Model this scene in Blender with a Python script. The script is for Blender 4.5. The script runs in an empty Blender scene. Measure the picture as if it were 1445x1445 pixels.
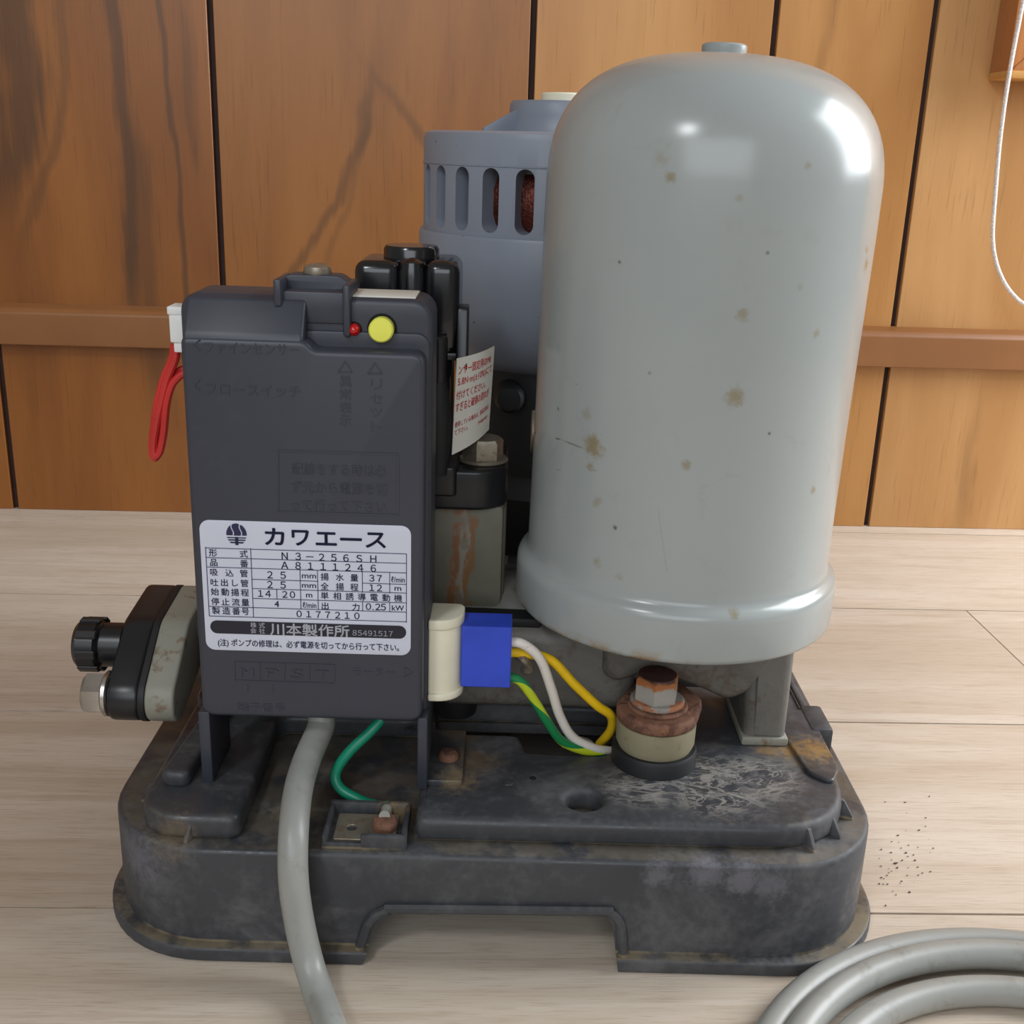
import bpy, bmesh, math, random
from math import sin, cos, pi, radians
from mathutils import Vector, Matrix
random.seed(7)
SC = bpy.context.scene
COL = SC.collection

# ------------------------------------------------------------------ camera, world, lights, exposure
FPX, PITCH, YAW, ROLL, CAMH, RES = 1591.667, .3142406, .0393210, .0329590, .33, 1445.0
def cam_axes():
    F = Vector((0, cos(PITCH), -sin(PITCH))); U = Vector((0, sin(PITCH), cos(PITCH))); R = Vector((1, 0, 0))
    M = Matrix(((cos(YAW), sin(YAW), 0), (-sin(YAW), cos(YAW), 0), (0, 0, 1)))
    F, U, R = M @ F, M @ U, M @ R
    return R * cos(ROLL) + U * sin(ROLL), -R * sin(ROLL) + U * cos(ROLL), F
CR, CU, CF = cam_axes()
CAM = Vector((0, 0, CAMH))
cd = bpy.data.cameras.new('camera'); cam = bpy.data.objects.new('camera', cd); COL.objects.link(cam)
cd.sensor_width = 36; cd.lens = 36 * FPX / RES; cd.clip_start = .01
cam.matrix_world = Matrix(((CR.x, CU.x, -CF.x, CAM.x), (CR.y, CU.y, -CF.y, CAM.y), (CR.z, CU.z, -CF.z, CAM.z), (0, 0, 0, 1)))
SC.camera = cam
wd = bpy.data.worlds.new('world'); SC.world = wd; wd.use_nodes = True
bg = wd.node_tree.nodes['Background']; bg.inputs['Color'].default_value = (1, .95, .88, 1); bg.inputs['Strength'].default_value = .27
def area(name, loc, target, sx, sy, power, color):
    l = bpy.data.lights.new(name, 'AREA'); l.shape = 'RECTANGLE'; l.size = sx; l.size_y = sy; l.energy = power; l.color = color
    o = bpy.data.objects.new(name, l); COL.objects.link(o); o.location = loc
    o.rotation_euler = (Vector(target) - Vector(loc)).to_track_quat('-Z', 'Y').to_euler(); return o
area('side_window_daylight', (1.2, .64, .80), (0, .5, .12), .66, .85, 26, (.90, .95, 1))
area('added_front_light', (-.2, -1.5, 1.0), (0, .5, .2), 1.7, 1.0, 18, (.84, .92, 1))  # unseen light added behind the camera to brighten the pump's front
area('ceiling_lamp_light', (-.75, -.85, 1.6), (.05, .5, .15), .28, .28, 9, (.93, .97, 1))
SC.view_settings.view_transform = 'Standard'; SC.view_settings.look = 'None'
SC.view_settings.gamma = 1; SC.view_settings.use_curve_mapping = False
SC.view_settings.exposure = -.12

# ------------------------------------------------------------------ picture point -> place helpers
PHI = radians(-1.8); PO = Vector((.0155, .3915, 0))                 # pump frame: front centre of its base on the floor
EX = Vector((cos(PHI), sin(PHI), 0)); EY = Vector((-sin(PHI), cos(PHI), 0)); EZ = Vector((0, 0, 1))
def ray(x, y): return CR * ((x - RES / 2) / FPX) - CU * ((y - RES / 2) / FPX) + CF
def U(x, y, ax, v):                                                 # pump-frame point on a known plane of the pump
    d = ray(x, y); e = {'x': EX, 'y': EY, 'z': EZ}[ax]
    p = CAM + d * ((v - (CAM - PO).dot(e)) / d.dot(e)) - PO
    return Vector((p.dot(EX), p.dot(EY), p.dot(EZ)))
def on_cyl(x, y, cx, cy, r):                                        # pump-frame point on an upright cylinder
    d = ray(x, y); o = CAM - PO
    ox, oy, oz = o.dot(EX) - cx, o.dot(EY) - cy, o.z; dx, dy = d.dot(EX), d.dot(EY)
    a = dx * dx + dy * dy; b = ox * dx + oy * dy; c = ox * ox + oy * oy - r * r
    t = (-b - math.sqrt(max(0, b * b - a * c))) / a
    return Vector((ox + cx + t * dx, oy + cy + t * dy, oz + t * d.z))

# ------------------------------------------------------------------ materials
def newmat(name):
    m = bpy.data.materials.new(name); m.use_nodes = True; nt = m.node_tree
    return m, nt, nt.nodes['Principled BSDF']
def nd(nt, typ, props=None, **inp):
    n = nt.nodes.new(typ)
    for k, v in (props or {}).items(): setattr(n, k, v)
    for k, v in inp.items():
        s = n.inputs[int(k[1:])] if k[0] == '_' and k[1:].isdigit() else n.inputs[k.replace('_', ' ')]
        if isinstance(v, bpy.types.NodeSocket): nt.links.new(v, s)
        else: s.default_value = v
    return n
def c4(c): return (c[0], c[1], c[2], 1)
def srgb(r, g, b):
    f = lambda u: (u / 255 / 12.92) if u / 255 <= .04045 else ((u / 255 + .055) / 1.055) ** 2.4
    return (f(r), f(g), f(b))
def mathn(nt, op, a, b=0.0, clamp=False):
    return nd(nt, 'ShaderNodeMath', {'operation': op, 'use_clamp': clamp}, _0=a, _1=b).outputs[0]
def mixc(nt, fac, a, b):
    n = nt.nodes.new('ShaderNodeMix'); n.data_type = 'RGBA'
    for i, v in ((0, fac), (6, a), (7, b)):
        if isinstance(v, bpy.types.NodeSocket): nt.links.new(v, n.inputs[i])
        else: n.inputs[i].default_value = v if i == 0 else c4(v)
    return n.outputs[2]
def ramp01(nt, v, lo, hi, smooth=True):
    return nd(nt, 'ShaderNodeMapRange', {'interpolation_type': 'SMOOTHSTEP' if smooth else 'LINEAR'}, Value=v, From_Min=lo, From_Max=hi, To_Min=0.0, To_Max=1.0).outputs[0]
def objco(nt, scale=(1, 1, 1), loc=(0, 0, 0)):
    t = nt.nodes.new('ShaderNodeTexCoord')
    return nd(nt, 'ShaderNodeMapping', None, Vector=t.outputs['Object'], Scale=scale, Location=loc).outputs[0]
def noise(nt, co, scale, detail=4, rough=.55, dist=0.0):
    return nd(nt, 'ShaderNodeTexNoise', None, Vector=co, Scale=scale, Detail=detail, Roughness=rough, Distortion=dist).outputs['Fac']
def bump(nt, bsdf, h, strength, dist):
    b = nd(nt, 'ShaderNodeBump', None, Height=h, Strength=strength, Distance=dist); nt.links.new(b.outputs[0], bsdf.inputs['Normal'])
def setin(nt, bsdf, key, v):
    if isinstance(v, bpy.types.NodeSocket): nt.links.new(v, bsdf.inputs[key])
    else: bsdf.inputs[key].default_value = v if not isinstance(v, tuple) else c4(v)

def plain(name, col, rough=.5, metal=0.0, var=.15, scale=60, bmp=0.0, bscale=400, spec=.5, trans=0, coat=0):
    m, nt, b = newmat(name); co = objco(nt)
    f = noise(nt, co, scale)
    dark = tuple(c * (1 - var) for c in col); lite = tuple(min(1, c * (1 + var)) for c in col)
    setin(nt, b, 'Base Color', mixc(nt, ramp01(nt, f, .35, .65), dark, lite))
    setin(nt, b, 'Roughness', rough); setin(nt, b, 'Metallic', metal); b.inputs['Specular IOR Level'].default_value = spec
    if trans: b.inputs['Transmission Weight'].default_value = trans
    if coat: b.inputs['Coat Weight'].default_value = coat
    if bmp: bump(nt, b, noise(nt, co, bscale, 3), bmp, .001)
    return m
def dirty(name, col, dirt, scale=45, lo=.52, hi=.7, rough=.5, drough=.85, fine=260, metal=0.0, amount=.8, bmp=.15, second=None, upward=0.0):
    """base colour with patches of dirt or rust of their own shape"""
    m, nt, b = newmat(name); co = objco(nt)
    f = noise(nt, co, scale, 6, .62, .4); g = noise(nt, co, fine, 3)
    k = mathn(nt, 'ADD', f, mathn(nt, 'MULTIPLY', mathn(nt, 'SUBTRACT', g, .5), .35))
    if upward:                                                       # dust settles on level faces
        geo = nt.nodes.new('ShaderNodeNewGeometry'); sep = nd(nt, 'ShaderNodeSeparateXYZ', None, Vector=geo.outputs['Normal'])
        k = mathn(nt, 'ADD', k, mathn(nt, 'MULTIPLY', sep.outputs[2], upward))
    k = mathn(nt, 'MULTIPLY', ramp01(nt, k, lo, hi), amount)
    base = mixc(nt, noise(nt, co, 18), tuple(c * .85 for c in col), tuple(c * 1.15 for c in col))
    c = mixc(nt, k, base, dirt)
    if second:
        s = mathn(nt, 'MULTIPLY', ramp01(nt, noise(nt, co, second[1], 5, .6, .6), second[2], second[3]), second[4])
        c = mixc(nt, s, c, second[0])
    setin(nt, b, 'Base Color', c); setin(nt, b, 'Metallic', metal)
    setin(nt, b, 'Roughness', nd(nt, 'ShaderNodeMapRange', None, Value=k, To_Min=rough, To_Max=drough).outputs[0])
    if bmp: bump(nt, b, mathn(nt, 'ADD', g, k), bmp, .0008)
    return m

def spots_onto(nt, co, col, spots, stain):
    """stains of a given place and size, ragged by noise"""
    rag = noise(nt, co, 330, 4, .7)
    tot = None
    for p, r, a in spots:
        d = nd(nt, 'ShaderNodeVectorMath', {'operation': 'DISTANCE'}, _0=co, _1=tuple(p)).outputs['Value']
        d = mathn(nt, 'ADD', d, mathn(nt, 'MULTIPLY', mathn(nt, 'SUBTRACT', rag, .5), r * 1.7))
        v = mathn(nt, 'MULTIPLY', mathn(nt, 'SUBTRACT', 1.0, ramp01(nt, d, r * .15, r)), a)
        tot = v if tot is None else mathn(nt, 'MAXIMUM', tot, v)
    return mixc(nt, tot, col, stain)

M = {}
M['box'] = dirty('dark_grey_plastic', srgb(54, 56, 66), srgb(78, 78, 82), 22, .55, .85, .42, .6, 180, amount=.45, bmp=.05)
M['black'] = plain('black_plastic', srgb(26, 26, 29), .32, var=.2, scale=40)
M['smoke'] = plain('smoky_black_cover', srgb(18, 18, 22), .22, var=.1, coat=.3)
M['blackrub'] = dirty('black_rubber', srgb(24, 24, 26), srgb(60, 58, 54), 60, .6, .85, .6, .8, amount=.5, bmp=.05)
M['void'] = plain('dark_inside', (.004, .004, .005), .9, var=.1)
M['nplate'] = plain('white_label', srgb(205, 208, 222), .35, var=.02, scale=30)
M['ink'] = plain('navy_ink', srgb(34, 34, 74), .5, var=.02)
M['inkdark'] = plain('black_ink', srgb(28, 27, 40), .5, var=.02)
M['inkwhite'] = plain('white_print', srgb(215, 216, 226), .5, var=.02)
M['inkred'] = plain('red_ink', srgb(205, 62, 66), .5, var=.05)
M['paper'] = plain('label_paper', srgb(226, 224, 214), .55, var=.03)
M['yellow'] = plain('yellow_button', srgb(236, 236, 96), .4, var=.02)
M['led'] = plain('red_lens', srgb(190, 14, 14), .12, var=.05, coat=.5)
M['cream'] = plain('cream_plastic', srgb(232, 226, 202), .4, var=.04, scale=40)
M['blue'] = plain('blue_plastic', srgb(42, 72, 196), .38, var=.08, scale=70)
M['whitewire'] = dirty('white_wire', srgb(226, 218, 208), srgb(120, 105, 90), 220, .62, .75, .45, .7, amount=.5, bmp=0)
M['yellowwire'] = plain('yellow_wire', srgb(240, 196, 26), .4, var=.08)
M['greenwire'] = plain('green_wire', srgb(22, 140, 108), .35, var=.06)
M['redwire'] = plain('red_wire', srgb(190, 44, 40), .4, var=.08)
M['whiteconn'] = plain('white_connector', srgb(225, 225, 222), .4, var=.03)
M['steel'] = plain('steel', srgb(190, 186, 180), .3, 1.0, var=.1)
M['dullsteel'] = dirty('dull_steel', srgb(150, 140, 124), srgb(98, 72, 50), 160, .5, .7, .4, .8, metal=.6, amount=.6)
M['rust'] = dirty('rusted_steel', srgb(124, 86, 66), srgb(84, 54, 44), 120, .45, .65, .75, .9, bmp=.5, second=(srgb(170, 108, 56), 180, .58, .7, .5))
M['rustbolt'] = dirty('rusted_bolt', srgb(150, 146, 140), srgb(168, 96, 44), 130, .44, .56, .4, .9, metal=.3, bmp=.4, second=(srgb(60, 36, 34), 170, .58, .68, .8))
def rusttop():
    m, nt, b = newmat('bolt_rusted_on_top'); co = objco(nt); s = nd(nt, 'ShaderNodeSeparateXYZ', None, Vector=co)
    k = ramp01(nt, mathn(nt, 'ADD', s.outputs[2], mathn(nt, 'MULTIPLY', mathn(nt, 'SUBTRACT', noise(nt, co, 190, 4), .5), .009)), .1005, .1022)
    c = mixc(nt, k, srgb(150, 146, 138), srgb(158, 96, 50)); c = mixc(nt, ramp01(nt, mathn(nt, 'ADD', s.outputs[2], mathn(nt, 'MULTIPLY', noise(nt, co, 160, 4), .006)), .1072, .1088), c, srgb(66, 40, 36))
    setin(nt, b, 'Base Color', c); b.inputs['Roughness'].default_value = .6; bump(nt, b, noise(nt, co, 300, 4), .4, .0008); return m
M['rusttop'] = rusttop()
M['cushion'] = dirty('yellowed_rubber', srgb(146, 138, 112), srgb(106, 92, 70), 90, .5, .75, .55, .8, amount=.6)
M['cast'] = dirty('grey_cast_iron', srgb(112, 109, 103), srgb(92, 70, 52), 55, .52, .72, .5, .85, bmp=.3, amount=.7, second=(srgb(84, 78, 72), 30, .54, .72, .5))
M['castlight'] = dirty('stained_grey_casting', srgb(140, 138, 126), srgb(108, 80, 52), 70, .57, .7, .5, .85, bmp=.2, amount=.7)
M['motor'] = dirty('blue_grey_paint', srgb(128, 134, 146), srgb(74, 66, 62), 220, .7, .76, .42, .7, amount=.8, bmp=.03)
M['copper'] = plain('copper_winding', srgb(96, 44, 32), .4, .6, var=.35, scale=500, bmp=.6, bscale=900)
M['cord'] = dirty('grey_cord_sheath', srgb(148, 148, 143), srgb(112, 107, 95), 70, .52, .8, .38, .7, 300, amount=.55, bmp=.04)
M['greenyellow'] = None
def greenyellow():
    m, nt, b = newmat('green_yellow_stripe'); t = nt.nodes.new('ShaderNodeTexCoord')
    s = nd(nt, 'ShaderNodeSeparateXYZ', None, Vector=t.outputs['UV'])
    v = mathn(nt, 'FRACT', mathn(nt, 'ADD', s.outputs[1], mathn(nt, 'MULTIPLY', s.outputs[0], 1.7)))
    k = mathn(nt, 'GREATER_THAN', v, .62)
    setin(nt, b, 'Base Color', mixc(nt, k, srgb(26, 128, 72), srgb(190, 206, 40))); b.inputs['Roughness'].default_value = .4
    return m
M['greenyellow'] = greenyellow()

TX, TY = .0785, .105                                                 # tank axis
def tank_mat():
    m, nt, b = newmat('grey_tank_paint'); co = objco(nt)
    base = mixc(nt, noise(nt, co, 14, 5, .6), srgb(149, 154, 153), srgb(160, 164, 162))
    base = mixc(nt, mathn(nt, 'MULTIPLY', ramp01(nt, noise(nt, co, 55, 6, .7, .5), .56, .78), .22), base, srgb(128, 122, 106))
    px = [(945, 251, .0030, .8), (931, 222, .0045, .35), (1047.5, 445, .0035, .6), (1151, 472, .0026, .6), (1139, 234, .002, .5), (836, 630, .0062, .9),
          (1038, 561, .0050, .75), (969, 656, .0028, .75), (832, 658, .0026, .8), (842, 709, .0032, .5), (838, 796, .0036, .75), (871, 818, .0035, .6),
          (1036, 866, .0034, .7), (1149, 692, .0024, .7), (827, 585, .0040, .35), (1218, 352, .0030, .9), (1217, 374, .0040, .9), (1044, 280, .002, .4), (1128, 405, .0018, .5)]
    base = spots_onto(nt, co, base, [(on_cyl(x, y, TX, TY, .0694 if y < 780 else .0715), r * 1.05, a * .8) for x, y, r, a in px], srgb(128, 108, 60))
    dk = [(1030, 158, .0022, .7), (873, 370, .0012, .9), (1083, 357, .0014, .8), (800, 230, .0014, .8), (786, 578, .0014, .9), (1086, 612, .0012, .9), (868, 745, .0014, .9), (998, 848, .0016, .7), (788, 829, .0018, .9), (756, 822, .0012, .9), (916, 527, .0012, .6), (812, 543, .0011, .9)]
    base = spots_onto(nt, co, base, [(on_cyl(x, y, TX, TY, .0694 if y < 780 else .0715), r, a) for x, y, r, a in dk], srgb(70, 66, 62))
    for x0, y0, x1, y1, w, a in ((753, 610, 790, 620, .0006, .8), (790, 620, 826, 634, .0005, .6), (775, 648, 790, 622, .0005, .4), (783, 663, 845, 664, .0004, .35), (928, 715, 941, 808, .0005, .35)):   # scratches
        p0, p1 = on_cyl(x0, y0, TX, TY, .0694), on_cyl(x1, y1, TX, TY, .0694); L = (p1 - p0).length; dr = (p1 - p0) / L
        v = nd(nt, 'ShaderNodeVectorMath', {'operation': 'SUBTRACT'}, _0=co, _1=tuple(p0)).outputs[0]
        t = mathn(nt, 'MINIMUM', mathn(nt, 'MAXIMUM', nd(nt, 'ShaderNodeVectorMath', {'operation': 'DOT_PRODUCT'}, _0=v, _1=tuple(dr)).outputs['Value'], 0.0), L)
        q = nd(nt, 'ShaderNodeVectorMath', {'operation': 'SCALE'}, _0=tuple(dr), Scale=t).outputs[0]
        d = nd(nt, 'ShaderNodeVectorMath', {'operation': 'DISTANCE'}, _0=v, _1=q).outputs['Value']
        d = mathn(nt, 'ADD', d, mathn(nt, 'MULTIPLY', noise(nt, co, 420, 3), w * .9))
        base = mixc(nt, mathn(nt, 'MULTIPLY', mathn(nt, 'SUBTRACT', 1.0, ramp01(nt, d, w * .5, w * 1.6)), a), base, srgb(74, 70, 64))
    sp = nd(nt, 'ShaderNodeSeparateXYZ', None, Vector=co)
    edge = mathn(nt, 'MULTIPLY', mathn(nt, 'SUBTRACT', 1.0, ramp01(nt, sp.outputs[2], .1285, .1345)), ramp01(nt, noise(nt, co, 90, 4), .42, .6))
    edge = mathn(nt, 'MULTIPLY', edge, mathn(nt, 'SUBTRACT', 1.0, ramp01(nt, sp.outputs[0], .055, .085)))
    base = mixc(nt, mathn(nt, 'MULTIPLY', edge, .75), base, srgb(140, 106, 50))
    setin(nt, b, 'Base Color', base)
    setin(nt, b, 'Roughness', nd(nt, 'ShaderNodeMapRange', None, Value=noise(nt, co, 40, 4), To_Min=.16, To_Max=.27).outputs[0])
    bump(nt, b, noise(nt, co, 18, 1), .03, .002)
    return m
M['tank'] = tank_mat()

def base_mat():
    m, nt, b = newmat('dusty_black_base_plastic'); co = objco(nt)
    f = noise(nt, co, 26, 6, .62, .5); g = noise(nt, co, 240, 4, .6)
    geo = nt.nodes.new('ShaderNodeNewGeometry'); sep = nd(nt, 'ShaderNodeSeparateXYZ', None, Vector=geo.outputs['Normal'])
    k = mathn(nt, 'ADD', f, mathn(nt, 'MULTIPLY', mathn(nt, 'SUBTRACT', g, .5), .4))
    c = mixc(nt, noise(nt, co, 12), srgb(50, 51, 55), srgb(64, 65, 69))
    c = mixc(nt, mathn(nt, 'MULTIPLY', ramp01(nt, k, .42, .8), .55), c, srgb(110, 108, 108))
    k2 = mathn(nt, 'ADD', noise(nt, co, 38, 6, .65, .8), mathn(nt, 'MULTIPLY', ramp01(nt, sep.outputs[2], .2, .8), .12))
    c = mixc(nt, mathn(nt, 'MULTIPLY', ramp01(nt, k2, .66, .86), .35), c, srgb(126, 116, 100))
    # sand caught along the bottom lip and the ledge below the deck
    pz = nd(nt, 'ShaderNodeSeparateXYZ', None, Vector=co)
    for z0, w in ((.0071, .0010), (.0522, .0009)):
        d = mathn(nt, 'ABSOLUTE', mathn(nt, 'SUBTRACT', pz.outputs[2], z0))
        v = mathn(nt, 'MULTIPLY', mathn(nt, 'SUBTRACT', 1.0, ramp01(nt, d, w * .4, w)), ramp01(nt, noise(nt, co, 60, 4), .34, .58))
        c = mixc(nt, mathn(nt, 'MULTIPLY', v, .6), c, srgb(146, 130, 98))
    # hard-water lines by the mount and an ochre stain by the casing foot
    n1 = noise(nt, objco(nt, (.55, 1, 1)), 62, 5, .62, 1.1)
    net = mathn(nt, 'SUBTRACT', 1.0, ramp01(nt, mathn(nt, 'ABSOLUTE', mathn(nt, 'SUBTRACT', n1, .5)), .004, .045))
    n2 = noise(nt, objco(nt, (.5, 1, 1), (.3, .1, 0)), 95, 4, .6, 1.4)
    net = mathn(nt, 'MAXIMUM', net, mathn(nt, 'SUBTRACT', 1.0, ramp01(nt, mathn(nt, 'ABSOLUTE', mathn(nt, 'SUBTRACT', n2, .52)), .003, .03)))
    near = None
    for p, r in (((.095, .048, .0625), .034), ((.06, .045, .0625), .022), ((.115, .055, .0625), .026)):
        d = nd(nt, 'ShaderNodeVectorMath', {'operation': 'DISTANCE'}, _0=co, _1=p).outputs['Value']
        v = mathn(nt, 'SUBTRACT', 1.0, ramp01(nt, d, r * .3, r)); near = v if near is None else mathn(nt, 'MAXIMUM', near, v)
    c = mixc(nt, mathn(nt, 'MULTIPLY', mathn(nt, 'MULTIPLY', net, near), .5), c, srgb(168, 162, 152))
    c = mixc(nt, mathn(nt, 'MULTIPLY', mathn(nt, 'MULTIPLY', ramp01(nt, noise(nt, co, 120, 5, .7), .45, .62), near), .35), c, srgb(130, 126, 124))
    c = spots_onto(nt, co, c, [((.146, .078, .060), .016, .85), ((.137, .080, .060), .011, .8), ((.125, .080, .0625), .009, .5), ((-.013, .062, .0625), .016, .3), ((-.02, .085, .0625), .014, .3)], srgb(146, 112, 62))
    c = spots_onto(nt, co, c, [((-.020, .045, .0625), .012, .6), ((-.045, .035, .052), .012, .7), ((-.09, .035, .052), .012, .6), ((-.135, .014, .0515), .014, .35)], srgb(140, 118, 84))
    # bleached scuffs on the front wall
    c = spots_onto(nt, co, c, [((.10, .006, .045), .012, .6), ((.085, .006, .047), .011, .6), ((.112, .007, .042), .012, .5), ((.065, .006, .046), .008, .5), ((-.155, .015, .04), .018, .4)], srgb(118, 116, 124))
    setin(nt, b, 'Base Color', c)
    setin(nt, b, 'Roughness', nd(nt, 'ShaderNodeMapRange', None, Value=k, From_Min=.35, From_Max=.65, To_Min=.32, To_Max=.75).outputs[0])
    bump(nt, b, mathn(nt, 'ADD', g, mathn(nt, 'MULTIPLY', f, 2.0)), .15, .0008)
    return m
M['base'] = base_mat()

def outlet_mat():
    m, nt, b = newmat('outlet_casting_rust_runs'); co = objco(nt)
    c = mixc(nt, noise(nt, co, 60, 5), srgb(98, 96, 84), srgb(128, 124, 108))
    w = mathn(nt, 'MULTIPLY', mathn(nt, 'SUBTRACT', noise(nt, objco(nt, (1, 1, .35)), 160, 4), .5), .016)
    s = nd(nt, 'ShaderNodeSeparateXYZ', None, Vector=co)
    for x0, wd_, col, a in ((-.0235, .006, srgb(150, 140, 126), .7), (-.0255, .0035, srgb(128, 78, 36), .85), (-.0185, .0028, srgb(134, 88, 40), .8)):
        d = mathn(nt, 'ABSOLUTE', mathn(nt, 'ADD', mathn(nt, 'SUBTRACT', s.outputs[0], x0), w))
        v = mathn(nt, 'MULTIPLY', mathn(nt, 'SUBTRACT', 1.0, ramp01(nt, d, wd_ * .35, wd_)), ramp01(nt, noise(nt, co, 75, 4), .38, .5))
        c = mixc(nt, mathn(nt, 'MULTIPLY', v, a), c, col)
    setin(nt, b, 'Base Color', c); b.inputs['Roughness'].default_value = .55; bump(nt, b, noise(nt, co, 200, 3), .2, .0008)
    return m
M['outlet'] = outlet_mat()

def wall_wood(name, c1, c2, veins, dark=srgb(74, 48, 26), seed=0.0, fig=.25):
    """veneered panel: fine upright pores, soft figure and dark veins that wander round given places"""
    m, nt, b = newmat(name); co = objco(nt, loc=(seed, 0, seed * .7))
    s = nd(nt, 'ShaderNodeSeparateXYZ', None, Vector=objco(nt))
    soft = noise(nt, objco(nt, (5, 5, .9), (seed, 0, seed)), 2.2, 4, .55, .6)
    c = mixc(nt, ramp01(nt, soft, .3, .7), c1, c2)
    pores = noise(nt, objco(nt, (1, 1, .035), (seed, 0, seed)), 420, 3, .6)
    c = mixc(nt, mathn(nt, 'MULTIPLY', ramp01(nt, pores, .56, .72), .35), c, tuple(v * .45 for v in c1))
    band = noise(nt, objco(nt, (1, 1, .12), (seed * 2, 0, seed)), 26, 4, .6, .5)
    c = mixc(nt, mathn(nt, 'MULTIPLY', ramp01(nt, band, .52, .75), fig), c, tuple(v * .55 for v in c1))
    wob = mathn(nt, 'SUBTRACT', noise(nt, objco(nt, (.6, .6, 1), (seed, 0, seed)), 6.5, 3, .5), .5)
    rag = mathn(nt, 'SUBTRACT', noise(nt, objco(nt, (1, 1, .08), (seed, 0, 0)), 160, 3), .5)
    for x0, slope, amp, wid, a, zlo, zhi in veins:
        xc = mathn(nt, 'ADD', mathn(nt, 'MULTIPLY', mathn(nt, 'SUBTRACT', s.outputs[2], .3), slope), x0)
        d = mathn(nt, 'SUBTRACT', mathn(nt, 'ADD', s.outputs[0], mathn(nt, 'MULTIPLY', wob, amp)), xc)
        d = mathn(nt, 'ABSOLUTE', mathn(nt, 'ADD', d, mathn(nt, 'MULTIPLY', rag, wid * 1.3)))
        v = mathn(nt, 'SUBTRACT', 1.0, ramp01(nt, d, wid * .1, wid))
        gate = mathn(nt, 'MULTIPLY', ramp01(nt, s.outputs[2], zlo - .04, zlo + .04), mathn(nt, 'SUBTRACT', 1.0, ramp01(nt, s.outputs[2], zhi - .04, zhi + .04)))
        c = mixc(nt, mathn(nt, 'MULTIPLY', mathn(nt, 'MULTIPLY', v, gate), a), c, dark)
    setin(nt, b, 'Base Color', c); b.inputs['Roughness'].default_value = .36; bump(nt, b, pores, .12, .0006)
    return m
WA, WB = srgb(132, 80, 31), srgb(156, 100, 44)  # figured panels: own tone, darkened to carry falloff from the side window
M['wall_a'] = wall_wood('walnut_veneer_streaked_darkened', srgb(126, 73, 26), srgb(150, 92, 37), [(-.392, .22, .10, .030, .75, .27, .9), (-.362, .25, .09, .008, .4, .24, .9), (-.295, .02, .04, .010, .7, .19, .9), (-.288, -.05, .05, .016, .5, .10, .34), (-.300, -.03, .04, .009, .45, .16, .30), (-.252, -.02, .03, .004, .65, .12, .9), (-.236, 0, .02, .008, .4, .31, .42)], seed=1.3)  # streaks are veneer; base tone also darkened for distance from the side window
M['wall_b'] = wall_wood('walnut_veneer_figured_darkened', WA, WB, [(-.115, .52, .09, .010, .5, .14, .37), (-.020, -.70, .06, .008, .4, .24, .38), (-.105, .3, .06, .006, .25, .2, .4)], seed=4.1)
M['wall_c'] = wall_wood('walnut_veneer_plain', srgb(172, 118, 62), srgb(192, 140, 82), [(.27, .1, .05, .008, .2, .3, .6)], seed=7.7, fig=.15)
M['wall_d'] = wall_wood('walnut_veneer_pale', srgb(180, 130, 77), srgb(200, 152, 99), [(.33, .02, .03, .01, .2, .1, .25), (.46, 0, .04, .012, .25, .0, .1)], seed=11.2, fig=.12)
M['groove'] = plain('groove_backing', srgb(48, 28, 24), .8)
M['rail'] = plain('brown_rail_paint', srgb(138, 90, 50), .42, var=.05, scale=20)
M['frame'] = wall_wood('red_brown_frame_wood', srgb(172, 108, 58), srgb(188, 124, 68), [], seed=3.0, fig=.3)
M['frame_light'] = plain('pale_frame_bead', srgb(206, 152, 82), .45, var=.08)
M['ropewhite'] = plain('white_braided_cord', srgb(222, 212, 206), .7, var=.2, scale=700, bmp=.5, bscale=900)
def floor_mat():
    m, nt, b = newmat('pale_wood_plank'); t = nt.nodes.new('ShaderNodeTexCoord'); oi = nt.nodes.new('ShaderNodeObjectInfo')
    off = nd(nt, 'ShaderNodeCombineXYZ', None, X=mathn(nt, 'MULTIPLY', oi.outputs['Random'], 17.0), Y=mathn(nt, 'MULTIPLY', oi.outputs['Random'], 5.0))
    p = nd(nt, 'ShaderNodeVectorMath', {'operation': 'ADD'}, _0=t.outputs['Object'], _1=off.outputs[0]).outputs[0]
    def mp(s): return nd(nt, 'ShaderNodeMapping', None, Vector=p, Scale=s).outputs[0]
    broad = noise(nt, mp((1.0, 9, 1)), 2.4, 4, .6, .8)
    streak = noise(nt, mp((1, 22, 1)), 7, 5, .6, .3)
    fine = noise(nt, mp((1, 26, 1)), 44, 4, .65)
    c = mixc(nt, ramp01(nt, broad, .3, .72), srgb(194, 178, 159), srgb(212, 199, 184))
    c = mixc(nt, mathn(nt, 'MULTIPLY', ramp01(nt, streak, .48, .72), .36), c, srgb(168, 144, 120))
    c = mixc(nt, mathn(nt, 'MULTIPLY', ramp01(nt, fine, .5, .66), .45), c, srgb(160, 138, 118))
    k = nd(nt, 'ShaderNodeMapRange', None, Value=oi.outputs['Random'], To_Min=.94, To_Max=1.04).outputs[0]
    hs = nd(nt, 'ShaderNodeHueSaturation', None, Color=c, Value=k); setin(nt, b, 'Base Color', hs.outputs[0])
    b.inputs['Roughness'].default_value = .42; bump(nt, b, fine, .12, .0006)
    return m
M['floor'] = floor_mat()
M['seam'] = plain('seam_backing', srgb(84, 66, 52), .8)
M['crumb'] = plain('dark_crumbs', srgb(74, 66, 58), .9)

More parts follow.
